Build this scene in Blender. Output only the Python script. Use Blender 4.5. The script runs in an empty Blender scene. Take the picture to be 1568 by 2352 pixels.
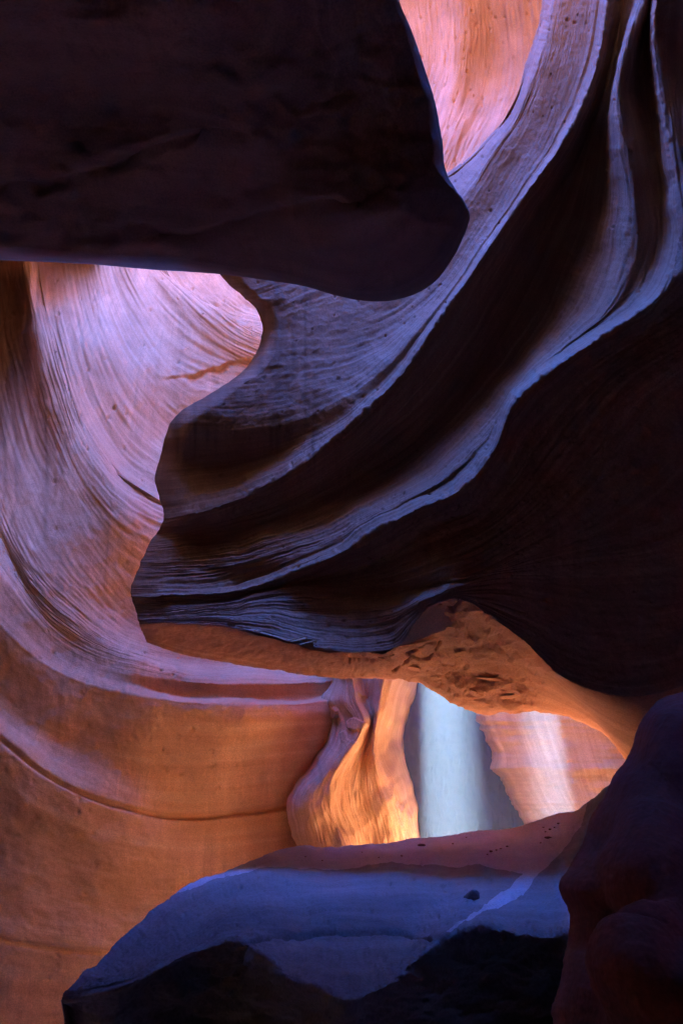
import bpy, math, random
import numpy as np
from mathutils import Vector, Matrix

# ------------------------------------------------------------------ camera, sky, sun, exposure
SC = bpy.context.scene
COL = SC.collection
CAM = np.array([0.0, 0.0, 1.6])
PITCH = math.radians(20.0)
FPX = 1176.0 / math.tan(math.radians(35.0))      # focal length in units of a 1568 x 2352 frame

cam_data = bpy.data.cameras.new('camera')
cam_data.sensor_fit = 'VERTICAL'
cam_data.angle = math.radians(70.0)
cam_data.clip_start = 0.05
cam_data.clip_end = 2000
cam = bpy.data.objects.new('camera', cam_data)
COL.objects.link(cam)
cam.location = CAM
cam.rotation_euler = (math.radians(90) + PITCH, 0, 0)
SC.camera = cam

SUN_EL = math.radians(59)
SUN_AZ = math.radians(8)                          # to the right of straight ahead (+Y)
TO_SUN = np.array([math.cos(SUN_EL) * math.sin(SUN_AZ), math.cos(SUN_EL) * math.cos(SUN_AZ), math.sin(SUN_EL)])

world = bpy.data.worlds.new('World')
SC.world = world
world.use_nodes = True
wn = world.node_tree
bg = wn.nodes['Background']
sky = wn.nodes.new('ShaderNodeTexSky')
sky.sky_type = 'NISHITA'
sky.sun_disc = False
sky.sun_elevation = SUN_EL
sky.sun_rotation = SUN_AZ
sky.ozone_density = 6.0
sky.dust_density = 0.0
sky.altitude = 1500
tint = wn.nodes.new('ShaderNodeMixRGB')           # clear, deep blue desert sky, the same all round
tint.blend_type = 'MULTIPLY'
tint.inputs[0].default_value = 1.0
tint.inputs[2].default_value = (0.36, 0.85, 2.12, 1)
wn.links.new(sky.outputs[0], tint.inputs[1])
wn.links.new(tint.outputs[0], bg.inputs[0])
bg.inputs[1].default_value = 0.15

sun_data = bpy.data.lights.new('sun', 'SUN')
sun_data.energy = 3.2
sun_data.angle = math.radians(0.53)
sun_data.color = (1.0, 0.88, 0.72)
sun = bpy.data.objects.new('sun', sun_data)
COL.objects.link(sun)
sun.rotation_euler = Vector(-TO_SUN).to_track_quat('-Z', 'Y').to_euler()

SC.view_settings.view_transform = 'Standard'
SC.view_settings.look = 'None'
SC.view_settings.exposure = 5.75
SC.view_settings.gamma = 1.0
SC.render.engine = 'CYCLES'
cy = SC.cycles
cy.use_denoising = True
cy.denoiser = 'OPENIMAGEDENOISE'
cy.denoising_prefilter = 'NONE'
cy.max_bounces = 10
cy.diffuse_bounces = 8
cy.glossy_bounces = 2
cy.volume_bounces = 1
cy.sample_clamp_indirect = 8.0

# ------------------------------------------------------------------ numeric helpers
_cp, _sp = math.cos(PITCH), math.sin(PITCH)
def unproject(px, py, Y):
    """pixel of the 1568x2352 frame and a distance ahead (world Y) -> world point"""
    a = (np.asarray(px) - 784.0) / FPX
    b = (1176.0 - np.asarray(py)) / FPX
    dx, dy, dz = a, _cp - b * _sp, _sp + b * _cp
    t = np.asarray(Y) / dy
    return np.stack([CAM[0] + dx * t, CAM[1] + dy * t, CAM[2] + dz * t], -1)

def _hash(ix, iy, iz, seed):
    h = (ix * 374761393 + iy * 668265263 + iz * 2147483647 + seed * 974634777) & 0xFFFFFFFF
    h = ((h ^ (h >> 13)) * 1274126177) & 0xFFFFFFFF
    return ((h ^ (h >> 16)) & 0xFFFF) / 32767.5 - 1.0

def noise3(x, y, z=0.0, seed=0):
    x, y, z = np.broadcast_arrays(np.asarray(x, float), np.asarray(y, float), np.asarray(z, float))
    fx, fy, fz = np.floor(x), np.floor(y), np.floor(z)
    ix, iy, iz = fx.astype(np.int64), fy.astype(np.int64), fz.astype(np.int64)
    u, v, w = x - fx, y - fy, z - fz
    u, v, w = u*u*(3-2*u), v*v*(3-2*v), w*w*(3-2*w)
    r = 0
    for dx in (0, 1):
        for dy in (0, 1):
            for dz in (0, 1):
                r = r + (u if dx else 1-u) * (v if dy else 1-v) * (w if dz else 1-w) * _hash(ix+dx, iy+dy, iz+dz, seed)
    return r

def fbm(x, y, z=0.0, oct=4, seed=0, gain=0.5):
    a, s, r = 1.0, 1.0, 0
    for k in range(oct):
        c_, s_ = math.cos(0.6+1.1*k), math.sin(0.6+1.1*k)       # octaves turned against each other: no lattice shows
        xx, yy = np.asarray(x), np.asarray(y)
        r = r + a * noise3((xx*c_-yy*s_)*s, (xx*s_+yy*c_)*s, np.asarray(z)*s, seed + k*17)
        a *= gain; s *= 2.03
    return r

def spline(pts, n):
    """centripetal-ish Catmull-Rom through rows of pts, n samples even in frame arc length"""
    p = np.asarray(pts, float)
    d = np.maximum(np.hypot(np.diff(p[:, 0]), np.diff(p[:, 1])), 1.0)
    t = np.concatenate([[0], np.cumsum(d)])
    m = np.zeros_like(p)
    m[1:-1] = ((p[1:-1]-p[:-2])/d[:-1, None]*d[1:, None] + (p[2:]-p[1:-1])/d[1:, None]*d[:-1, None]) / (d[:-1]+d[1:])[:, None]
    m[0] = (p[1]-p[0])/d[0]; m[-1] = (p[-1]-p[-2])/d[-1]
    tt = np.linspace(0, t[-1], n)
    return hermite(t, p, m, m, tt)

def hermite(t, p, ml, mr, tt):
    i = np.clip(np.searchsorted(t, tt, side='right')-1, 0, len(t)-2)
    h = (t[i+1]-t[i])
    s = (tt-t[i])/h
    sh = (-1,) + (1,)*(p.ndim-1)
    s, h = s.reshape(sh), h.reshape(sh)
    return ((2*s**3-3*s**2+1)*p[i] + (s**3-2*s**2+s)*h*mr[i] + (-2*s**3+3*s**2)*p[i+1] + (s**3-s**2)*h*ml[i+1])

def loft(curves, nu, nv, sharp=(), cut=None, knots=None):
    """curves: lists of (px, py, Y). Returns (nv, nu, 3) array in (px, py, Y), and v in 'curve index' units."""
    C = np.stack([spline(c, 400) for c in curves])            # k,400,3
    k = len(curves)
    if knots is None:
        d = np.array([np.mean(np.hypot(*(C[j+1]-C[j])[:, :2].T)) for j in range(k-1)])
        t = np.concatenate([[0], np.cumsum(np.maximum(d, 4.0))])
    else:
        t = np.asarray(knots, float)
    d = np.diff(t)
    sl = (C[1:]-C[:-1])/d[:, None, None]
    ml = np.zeros_like(C); mr = np.zeros_like(C)
    for j in range(k):
        if j == 0: ml[j] = mr[j] = sl[0]
        elif j == k-1: ml[j] = mr[j] = sl[-1]
        else:
            m = (sl[j-1]*d[j] + sl[j]*d[j-1])/(d[j]+d[j-1])
            if j in sharp:
                ml[j] = 0.25*m + 0.75*sl[j-1]; mr[j] = 0.25*m + 0.75*sl[j]
            else:
                ml[j] = mr[j] = m
    tt = np.linspace(0, t[-1], nv)
    S = hermite(t, C, ml, mr, tt)                              # nv,400,3
    out = np.zeros((nv, nu, 3))
    for r in range(nv):
        line = S[r]
        s = np.concatenate([[0], np.cumsum(np.hypot(np.diff(line[:, 0]), np.diff(line[:, 1])))])
        send = s[-1]
        if cut is not None:
            hit = first_hit(line[:, :2], cut)
            if hit is not None:
                i, f = hit
                send = s[i] + f*(s[i+1]-s[i])
        q = np.linspace(0, send, nu)
        for c in range(3):
            out[r, :, c] = np.interp(q, s, line[:, c])
    vi = np.interp(tt, t, np.arange(k))
    return out, vi

def first_hit(line, poly):
    a, b = line[:-1][:, None], line[1:][:, None]
    poly = np.asarray(poly, float)
    c, d = poly[:-1][None], poly[1:][None]
    r, s = b-a, d-c
    den = r[..., 0]*s[..., 1]-r[..., 1]*s[..., 0]
    den = np.where(np.abs(den) < 1e-9, 1e-9, den)
    w = c-a
    t = (w[..., 0]*s[..., 1]-w[..., 1]*s[..., 0])/den
    u = (w[..., 0]*r[..., 1]-w[..., 1]*r[..., 0])/den
    ok = (t >= 0) & (t <= 1) & (u >= 0) & (u <= 1)
    rows = np.where(ok.any(1))[0]
    if len(rows) == 0: return None
    i = rows[0]
    return i, float(t[i][ok[i]].min())

def poly_dist(px, py, poly):
    """distance in frame units from points to a polyline"""
    best = np.full(np.shape(px), 1e9)
    poly = np.asarray(poly, float)
    for (x0, y0), (x1, y1) in zip(poly[:-1], poly[1:]):
        dx, dy = x1-x0, y1-y0
        t = np.clip(((px-x0)*dx+(py-y0)*dy)/(dx*dx+dy*dy+1e-9), 0, 1)
        best = np.minimum(best, np.hypot(px-x0-t*dx, py-y0-t*dy))
    return best

def smooth_line(pts, n=60):
    return spline([(x, y, 0) for x, y in pts], n)[:, :2]

def inside(px, py, poly):
    poly = np.asarray(poly, float)
    r = np.zeros(np.shape(px), bool)
    for (x0, y0), (x1, y1) in zip(poly, np.roll(poly, -1, 0)):
        if y0 == y1: continue
        r ^= ((y0 > py) != (y1 > py)) & (px < (x1-x0)*(py-y0)/(y1-y0)+x0)
    return r

def normals(W):
    du = np.gradient(W, axis=1); dv = np.gradient(W, axis=0)
    n = np.cross(du, dv)
    n /= np.linalg.norm(n, axis=-1, keepdims=True)+1e-12
    to = CAM - W
    flip = np.sign((n*to).sum(-1).mean())
    return n*flip

def metres(W):
    """running metres along u and across v (averaged so that lines stay lines)"""
    du = np.linalg.norm(np.diff(W, axis=1), axis=-1).mean(0)
    dv = np.median(np.linalg.norm(np.diff(W, axis=0), axis=-1), axis=1)
    return np.concatenate([[0], np.cumsum(du)])[None, :], np.concatenate([[0], np.cumsum(dv)])[:, None]

def strata(W, amp, seed=0, fine=1.0, stretch=9.0, warp=0.06):
    """ribs that run along u: anisotropic relief in metres"""
    U, V = metres(W)
    U = U + 0*V; V = V + 0*U
    Vw = V + warp*noise3(U*0.9, V*0.9, seed=seed+3)
    r = 0
    for k, (wl, a) in enumerate(((0.42, 0.32), (0.19, 0.34), (0.085, 0.40), (0.04, 0.42), (0.02, 0.36))):
        wl = wl/fine
        n = noise3(Vw/wl, U/(wl*stretch), seed=seed+11*k)
        mod = np.clip(0.45+0.95*noise3(U*0.7+5, V*1.1, seed=seed+50+k), 0.06, 1.3)
        r = r + a*mod*(n if k else n)
    return amp*r

def pits(px, py, n, seed, rng=(2.0, 5.0), depth=(0.008, 0.02), box=None):
    """small weathered holes, given as dimples over the grid"""
    rs = random.Random(seed)
    out = np.zeros(px.shape)
    x0, x1, y0, y1 = box or (0, 1568, 0, 2352)
    for _ in range(n):
        cx, cy = rs.uniform(x0, x1), rs.uniform(y0, y1)
        r = rs.uniform(*rng)*rs.choice((0.6, 0.8, 1.0))
        d = rs.uniform(*depth)
        asp = rs.uniform(0.6, 1.5)
        m = (np.abs(px-cx) < 3*r) & (np.abs(py-cy) < 3*r)
        if m.any():
            q = ((px[m]-cx)/r)**2*asp + ((py[m]-cy)/r)**2/asp
            out[m] -= d*np.exp(-q*q)
    return out

# ------------------------------------------------------------------ materials
def material(name):
    m = bpy.data.materials.new(name)
    m.use_nodes = True
    nt = m.node_tree
    b = nt.nodes['Principled BSDF']
    return m, nt, b

def sandstone(name, dark, mid, light, band=14.0, streak=0.0, grain=0.55, rough=0.85, sheen=0.25, seed=0.0):
    """banded sandstone: colour follows the bedding (attribute strata_v / strata_u), with grain and water stains"""
    m, nt, b = material(name)
    N, L = nt.nodes.new, nt.links.new
    av = N('ShaderNodeAttribute'); av.attribute_name = 'strata'
    sep = N('ShaderNodeSeparateXYZ'); L(av.outputs['Vector'], sep.inputs[0])
    comb = N('ShaderNodeCombineXYZ')
    mu = N('ShaderNodeMath'); mu.operation = 'MULTIPLY'; mu.inputs[1].default_value = 0.35
    mv = N('ShaderNodeMath'); mv.operation = 'MULTIPLY'; mv.inputs[1].default_value = band
    L(sep.outputs[0], mu.inputs[0]); L(sep.outputs[1], mv.inputs[0])
    L(mu.outputs[0], comb.inputs[0]); L(mv.outputs[0], comb.inputs[1]); comb.inputs[2].default_value = seed
    st = N('ShaderNodeMapRange'); st.inputs[3].default_value = 1.0; st.inputs[4].default_value = 0.34   # varnish streaks, and the shade painted on the ribbed cliff
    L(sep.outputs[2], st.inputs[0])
    n1 = N('ShaderNodeTexNoise'); n1.inputs['Scale'].default_value = 1.0; n1.inputs['Detail'].default_value = 7; n1.inputs['Roughness'].default_value = 0.62; n1.inputs['Distortion'].default_value = 0.7
    L(comb.outputs[0], n1.inputs['Vector'])
    ramp = N('ShaderNodeValToRGB')
    e = ramp.color_ramp.elements
    e[0].position = 0.30; e[0].color = (*dark, 1)
    e[1].position = 0.72; e[1].color = (*light, 1)
    x = e.new(0.5); x.color = (*mid, 1)
    L(n1.outputs['Fac'], ramp.inputs[0])
    geo = N('ShaderNodeNewGeometry')
    # blotches
    n2 = N('ShaderNodeTexNoise'); n2.inputs['Scale'].default_value = 1.7; n2.inputs['Detail'].default_value = 5
    L(geo.outputs['Position'], n2.inputs['Vector'])
    r2 = N('ShaderNodeMapRange'); r2.inputs[1].default_value = 0.3; r2.inputs[2].default_value = 0.7; r2.inputs[3].default_value = 0.82; r2.inputs[4].default_value = 1.16
    L(n2.outputs['Fac'], r2.inputs[0])
    mx = N('ShaderNodeMixRGB'); mx.blend_type = 'MULTIPLY'; mx.inputs[0].default_value = 1
    L(ramp.outputs[0], mx.inputs[1]); L(r2.outputs[0], mx.inputs[2])
    # sand grain
    n3 = N('ShaderNodeTexNoise'); n3.inputs['Scale'].default_value = 85; n3.inputs['Detail'].default_value = 4; n3.inputs['Roughness'].default_value = 0.7
    L(geo.outputs['Position'], n3.inputs['Vector'])
    r3 = N('ShaderNodeMapRange'); r3.inputs[1].default_value = 0.3; r3.inputs[2].default_value = 0.7; r3.inputs[3].default_value = 1-0.5*grain; r3.inputs[4].default_value = 1+0.5*grain
    L(n3.outputs['Fac'], r3.inputs[0])
    mx2 = N('ShaderNodeMixRGB'); mx2.blend_type = 'MULTIPLY'; mx2.inputs[0].default_value = 1
    L(mx.outputs[0], mx2.inputs[1]); L(r3.outputs[0], mx2.inputs[2])
    col = mx2.outputs[0]
    if streak > 0:
        # vertical water stains down the face
        map_ = N('ShaderNodeMapping'); map_.inputs['Scale'].default_value = (7.0, 2.0, 0.25)
        L(geo.outputs['Position'], map_.inputs[0])
        n4 = N('ShaderNodeTexNoise'); n4.inputs['Scale'].default_value = 1.0; n4.inputs['Detail'].default_value = 5; n4.inputs['Roughness'].default_value = 0.6; n4.inputs['Distortion'].default_value = 1.2
        L(map_.outputs[0], n4.inputs['Vector'])
        r4 = N('ShaderNodeMapRange'); r4.inputs[1].default_value = 0.42; r4.inputs[2].default_value = 0.68; r4.inputs[3].default_value = 1.0; r4.inputs[4].default_value = 1.0-streak
        L(n4.outputs['Fac'], r4.inputs[0])
        mx3 = N('ShaderNodeMixRGB'); mx3.blend_type = 'MULTIPLY'
        r5 = N('ShaderNodeMapRange'); r5.inputs[1].default_value = 0.42; r5.inputs[2].default_value = 0.62
        L(n2.outputs['Fac'], r5.inputs[0]); L(r5.outputs[0], mx3.inputs[0])
        L(col, mx3.inputs[1]); L(r4.outputs[0], mx3.inputs[2])
        col = mx3.outputs[0]
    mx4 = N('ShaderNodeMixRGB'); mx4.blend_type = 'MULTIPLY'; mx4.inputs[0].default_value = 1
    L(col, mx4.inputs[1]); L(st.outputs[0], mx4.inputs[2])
    L(mx4.outputs[0], b.inputs['Base Color'])
    b.inputs['Roughness'].default_value = rough
    b.inputs['Specular IOR Level'].default_value = sheen
    # fine relief: bedding lines + grain + little pits
    vo = N('ShaderNodeTexNoise'); vo.inputs['Scale'].default_value = 38; vo.inputs['Detail'].default_value = 6; vo.inputs['Roughness'].default_value = 0.65
    L(geo.outputs['Position'], vo.inputs['Vector'])
    bm1 = N('ShaderNodeBump'); bm1.inputs['Strength'].default_value = 0.35; bm1.inputs['Distance'].default_value = 0.012
    L(n1.outputs['Fac'], bm1.inputs['Height'])
    bm2 = N('ShaderNodeBump'); bm2.inputs['Strength'].default_value = 0.45; bm2.inputs['Distance'].default_value = 0.008
    L(vo.outputs['Fac'], bm2.inputs['Height']); L(bm1.outputs[0], bm2.inputs['Normal'])
    L(bm2.outputs[0], b.inputs['Normal'])
    return m

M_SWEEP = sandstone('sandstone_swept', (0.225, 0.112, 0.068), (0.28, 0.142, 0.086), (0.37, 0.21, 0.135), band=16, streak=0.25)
M_AMPHI = sandstone('sandstone_amphitheatre', (0.58, 0.30, 0.155), (0.645, 0.345, 0.185), (0.70, 0.42, 0.25), band=9, streak=0.22, seed=4)
M_UPPER = sandstone('sandstone_upper', (0.46, 0.245, 0.15), (0.52, 0.285, 0.18), (0.58, 0.35, 0.24), band=12, seed=8)
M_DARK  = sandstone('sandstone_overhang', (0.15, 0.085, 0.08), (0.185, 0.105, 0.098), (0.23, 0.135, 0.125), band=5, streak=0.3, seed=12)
M_BROKEN = sandstone('sandstone_broken', (0.40, 0.165, 0.08), (0.48, 0.20, 0.10), (0.56, 0.26, 0.14), band=6, grain=0.6, seed=16)
M_PILLAR = sandstone('sandstone_pillar', (0.46, 0.25, 0.14), (0.53, 0.31, 0.18), (0.62, 0.40, 0.27), band=11, seed=20)
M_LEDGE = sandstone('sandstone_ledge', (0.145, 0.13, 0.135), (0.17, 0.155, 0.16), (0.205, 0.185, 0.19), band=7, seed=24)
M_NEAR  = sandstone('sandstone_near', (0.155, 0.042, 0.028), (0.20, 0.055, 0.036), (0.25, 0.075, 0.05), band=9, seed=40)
M_BOUNCE_CUT = sandstone('bounce_cut_rock', (0.08, 0.043, 0.028), (0.105, 0.056, 0.037), (0.135, 0.077, 0.052), band=1.5, seed=44)  # colour of unseen blocks, kept dark so they bounce less light
M_SHADE_ROCK = sandstone('shade_dark_rock', (0.055, 0.03, 0.022), (0.07, 0.038, 0.028), (0.09, 0.052, 0.038), band=1.5, seed=45)  # darkened rock: stands in for recess shade, dims an unseen back
M_GROUND = sandstone('canyon_floor_sand', (0.60, 0.37, 0.23), (0.66, 0.42, 0.27), (0.70, 0.46, 0.31), band=0.4, grain=0.4, rough=0.95, sheen=0.1, seed=48)
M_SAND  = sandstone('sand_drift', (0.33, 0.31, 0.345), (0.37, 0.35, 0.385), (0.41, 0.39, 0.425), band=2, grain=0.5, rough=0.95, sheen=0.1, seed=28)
M_MASS  = sandstone('sandstone_bedrock', (0.52, 0.26, 0.14), (0.58, 0.30, 0.16), (0.62, 0.34, 0.19), band=1.5, seed=32)

# ------------------------------------------------------------------ mesh helpers
def link(name, me, parent=None):
    o = bpy.data.objects.new(name, me)
    COL.objects.link(o)
    if parent is not None: o.parent = parent
    return o

def tag(o, label=None, cat=None, group=None, kind=None):
    if label: o['label'] = label
    if cat: o['category'] = cat
    if group: o['group'] = group
    if kind: o['kind'] = kind
    return o

def mesh_from(name, verts, quads, tris, mat, sv=None):
    me = bpy.data.meshes.new(name)
    verts = np.asarray(verts, np.float32)
    quads = np.asarray(quads, np.int32).reshape(-1, 4); tris = np.asarray(tris, np.int32).reshape(-1, 3)
    me.vertices.add(len(verts)); me.vertices.foreach_set('co', verts.ravel())
    loops = np.concatenate([quads.ravel(), tris.ravel()])
    me.loops.add(len(loops)); me.loops.foreach_set('vertex_index', loops)
    start = np.concatenate([np.arange(len(quads))*4, len(quads)*4+np.arange(len(tris))*3])
    me.polygons.add(len(start)); me.polygons.foreach_set('loop_start', start.astype(np.int32))
    me.polygons.foreach_set('use_smooth', np.ones(len(start), bool))
    if sv is None: sv = np.stack([verts[:, 0], verts[:, 2], 0*verts[:, 0]], -1)
    at = me.attributes.new('strata', 'FLOAT_VECTOR', 'POINT')
    at.data.foreach_set('vector', np.asarray(sv, np.float32).ravel())
    me.update(calc_edges=True); me.validate()
    me.materials.append(mat)
    return me

def solid(name, W, back, mat, parent=None, rings=3, shrink=0.0, back_mat=None, stain_shade=None):
    """a front surface W (nv, nu, 3) closed behind into a solid mass: its rim is carried along `back` and capped"""
    nv, nu = W.shape[:2]
    idx = np.arange(nv*nu).reshape(nv, nu)
    quads = np.stack([idx[:-1, :-1], idx[:-1, 1:], idx[1:, 1:], idx[1:, :-1]], -1).reshape(-1, 4)
    rim = np.concatenate([idx[0, :], idx[1:, -1], idx[-1, -2::-1], idx[-2:0:-1, 0]])
    V = W.reshape(-1, 3)
    U, M = metres(W)
    sv = np.stack([U + 0*M, M + 0*U, (0*U + 0*M) if stain_shade is None else stain_shade], -1).reshape(-1, 3)
    back = np.asarray(back, float)
    verts = [V]; svs = [sv]; prev = rim; base = len(V)
    R = V[rim]; cen = R.mean(0)
    allq = [quads]
    for k in range(1, rings+1):
        f = k/rings
        ring = R + back*f + (cen-R)*shrink*f
        cur = np.arange(base, base+len(rim))
        verts.append(ring); svs.append(sv[rim] + np.array([0, 0.5*f*np.linalg.norm(back), 0]))
        a, b = prev, np.roll(prev, -1); c, d = np.roll(cur, -1), cur
        allq.append(np.stack([a, d, c, b], -1))
        prev = cur; base += len(rim)
    last = verts[-1]
    verts.append(last.mean(0)[None]); svs.append(np.zeros((1, 3)))
    tris = np.stack([prev, np.full(len(prev), base), np.roll(prev, -1)], -1)
    me = mesh_from(name, np.concatenate(verts), np.concatenate(allq), tris, mat, np.concatenate(svs))
    if back_mat is not None:                                 # unseen far side, coloured to steer bounced light
        me.materials.append(back_mat)
        mi = np.zeros(len(me.polygons), np.int32); mi[len(quads):] = 1
        me.polygons.foreach_set('material_index', mi)
    return link(name, me, parent)

def displaced(S, amp_fn, W=None):
    W = unproject(S[..., 0], S[..., 1], S[..., 2]) if W is None else W
    n = normals(W)
    return W + n*amp_fn[..., None]

def rock_box(name, lo, hi, mat, seg=0.35, amp=0.25, seed=0, parent=None):
    """a bedrock mass: box with an uneven, weathered skin"""
    lo, hi = np.array(lo, float), np.array(hi, float)
    V, Q, base = [], [], 0
    n = np.maximum(2, np.ceil((hi-lo)/seg).astype(int))
    n = np.minimum(n, 40)
    for ax in range(3):
        a, b = (ax+1) % 3, (ax+2) % 3
        for side in (0, 1):
            ga, gb = np.meshgrid(np.linspace(lo[a], hi[a], n[a]+1), np.linspace(lo[b], hi[b], n[b]+1), indexing='ij')
            p = np.zeros(ga.shape+(3,)); p[..., a] = ga; p[..., b] = gb; p[..., ax] = hi[ax] if side else lo[ax]
            idx = base+np.arange(ga.size).reshape(ga.shape)
            q = np.stack([idx[:-1, :-1], idx[1:, :-1], idx[1:, 1:], idx[:-1, 1:]], -1).reshape(-1, 4)
            Q.append(q if side else q[:, ::-1]); V.append(p.reshape(-1, 3)); base += ga.size
    V = np.concatenate(V)
    d = np.stack([fbm(V[:, 0]*.6, V[:, 1]*.6, V[:, 2]*1.2, 4, seed+s) for s in (1, 2, 3)], -1)
    V = V + amp*d
    return V, np.concatenate(Q)

def stone_mesh(name, seed, mat):
    rs = np.random.RandomState(seed)
    n, m = 14, 9
    th = np.linspace(0, 2*np.pi, n, endpoint=False); ph = np.linspace(0.12, np.pi-0.12, m)
    TH, PH = np.meshgrid(th, ph)
    v = np.stack([np.cos(TH)*np.sin(PH), np.sin(TH)*np.sin(PH), np.cos(PH)], -1)
    v *= (1+0.3*fbm(v[..., 0]*1.3+seed, v[..., 1]*1.3, v[..., 2]*1.3, 3, seed))[..., None]
    for _ in range(5):                                       # broken flats
        nn = rs.normal(size=3); nn /= np.linalg.norm(nn)
        h = (v*nn).sum(-1); cutd = rs.uniform(0.55, 0.85)
        v -= np.maximum(h-cutd, 0)[..., None]*nn
    v[..., 2] *= 0.6
    idx = np.arange(n*m).reshape(m, n)
    q = np.stack([idx[:-1], np.roll(idx[:-1], -1, 1), np.roll(idx[1:], -1, 1), idx[1:]], -1).reshape(-1, 4)
    V = np.vstack([v.reshape(-1, 3), [[0, 0, v[0, :, 2].mean()], [0, 0, v[-1, :, 2].mean()]]])
    t1 = np.stack([np.roll(idx[0], -1), idx[0], np.full(n, n*m)], -1); t2 = np.stack([idx[-1], np.roll(idx[-1], -1), np.full(n, n*m+1)], -1)
    return mesh_from(name, V, q, np.vstack([t1, t2]), mat)

# ------------------------------------------------------------------ ground, surrounding bedrock and added light blockers
def build_ground():
    n = 160
    g = np.linspace(-1, 1, n)
    g = np.sign(g)*np.abs(g)**3*400
    X, Y = np.meshgrid(g, g+6)
    bounce_bank = np.clip((Y-6.3)/0.5, 0, 1)*np.clip((X+0.95)/0.3, 0, 1)*np.clip((14-Y)/2, 0, 1)  # unseen sand bank, raised to bounce sun onto the fin's underside
    Z = -0.7 + (1.62-0.24*np.clip(Y-6.8, 0, 4))*bounce_bank*bounce_bank*(3-2*bounce_bank) + 0.05*fbm(X*.7, Y*.7, 0, 4, 5)*(np.hypot(X, Y-6) < 30)
    W = np.stack([X, Y, Z], -1)
    idx = np.arange(n*n).reshape(n, n)
    q = np.stack([idx[:-1, :-1], idx[:-1, 1:], idx[1:, 1:], idx[1:, :-1]], -1).reshape(-1, 4)
    o = link('ground', mesh_from('ground', W.reshape(-1, 3), q, [], M_GROUND))
    tag(o, kind='structure')
build_ground()

SHAFTS = [(unproject(1040, 1925, 8.6), 0.31, 1), (unproject(1262, 1880, 9.2), 0.22, 2), (unproject(1560, 1880, 8.6), 0.20, 3)]  # the third is an added, unseen opening that lights the underside

def build_terrain_and_blockers():
    parts = [rock_box('t', (-13, -10, 8.9), (0.6, 3.9, 9.7), M_MASS, seed=1),
             rock_box('t', (-0.7, -10, 9.2), (10, 4.0, 18.5), M_MASS, seed=8),  # unseen tower, added to hold sky light off the upper cliff
             rock_box('t', (-13, -10, -1), (-6.6, 13, 19), M_MASS, seed=2),
             rock_box('t', (-13, 8.9, 10.0), (-4.2, 17, 25), M_MASS, seed=7),  # unseen block, added to keep the sun off the left
             rock_box('t', (-9, 4.0, 9.6), (-4.0, 9.2, 11), M_MASS, seed=10),  # unseen block, added to shade the ribbed cliff's left edge
             rock_box('t', (0.7, 11.3, 9.5), (10, 12.9, 24), M_MASS, seed=9),  # unseen block, added to stop sun on the right side
             rock_box('t', (5.0, -10, -1), (10, 18, 17), M_MASS, seed=3),
             rock_box('t', (-13, -10, -1), (10, -6, 19), M_MASS, seed=4),
             rock_box('t', (-13, 11.8, -1), (-0.7, 17, 14.0), M_MASS, seed=5),
             rock_box('t', (-0.9, 12.2, -1), (0.9, 17, 7.0), M_MASS, seed=11),
             rock_box('t', (-1.2, 12.6, 11.4), (0.9, 13.8, 21), M_MASS, seed=12),  # unseen slab, added to catch stray sun rays
             rock_box('t', (0.2, 14.0, -1), (10, 18, 5.5), M_MASS, seed=6, amp=.15),
             ]
    V, Q, base = [], [], 0
    for v, q in parts:
        V.append(v); Q.append(q+base); base += len(v)
    # unseen cap added to block the sun, pierced by openings that shape the shafts
    ax = np.array(TO_SUN); ex = np.cross(ax, (0, 0, 1.0)); ex /= np.linalg.norm(ex); ey = np.cross(ex, ax)
    o = unproject(1120, 1900, 8.8) + ax*8.0
    cell = 0.04
    na, nb = 190, 175
    a = (np.arange(na+1)-na*0.24)*cell; b = (np.arange(nb+1)-nb*0.42)*cell
    A, B = np.meshgrid(a, b, indexing='ij')
    ca, cb = (A[:-1, :-1]+A[1:, 1:])/2, (B[:-1, :-1]+B[1:, 1:])/2
    keep = np.ones(ca.shape, bool)
    for p, r, s in SHAFTS:
        d = p-o
        ha, hb = d@ex, d@ey
        ang = np.arctan2(cb-hb, ca-ha)
        rr = r*(1+0.18*np.sin(2*ang+s)+0.1*np.sin(3*ang+2*s))
        keep &= np.hypot(ca-ha, (cb-hb)*(0.13 if s == 2 else 0.22)) > rr
    nvx = (na+1)*(nb+1)
    top = o + A[..., None]*ex + B[..., None]*ey + ax*0.5
    bot = top - ax*(0.45+0.1*noise3(A*2, B*2, seed=4))[..., None]
    idx = base+np.arange(nvx).reshape(na+1, nb+1)
    q = []
    I, J = np.where(keep)
    q.append(np.stack([idx[I, J], idx[I+1, J], idx[I+1, J+1], idx[I, J+1]], -1))
    q.append(np.stack([idx[I, J], idx[I, J+1], idx[I+1, J+1], idx[I+1, J]], -1)+nvx)
    kp = np.pad(keep, 1)
    for i, j in zip(I, J):
        for di, dj, e in ((-1, 0, ((0, 0), (0, 1))), (1, 0, ((1, 0), (1, 1))), (0, -1, ((0, 0), (1, 0))), (0, 1, ((0, 1), (1, 1)))):
            if not kp[i+1+di, j+1+dj]:
                v0, v1 = idx[i+e[0][0], j+e[0][1]], idx[i+e[1][0], j+e[1][1]]
                q.append(np.array([[v0, v1, v1+nvx, v0+nvx]]))
    V += [top.reshape(-1, 3), bot.reshape(-1, 3)]; Q += q
    me = mesh_from('terrain_and_blockers', np.concatenate(V), np.concatenate(Q), [], M_MASS)
    me.materials.append(M_BOUNCE_CUT)                           # unseen blocks over the camera and to the left, darkened to cut bounced light
    mi = np.zeros(len(me.polygons), np.int32); mi[:sum(len(p[1]) for p in parts[:5])] = 1
    me.polygons.foreach_set('material_index', mi)
    ob = link('terrain_and_blockers', me)
    tag(ob, kind='structure')
build_terrain_and_blockers()

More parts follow.
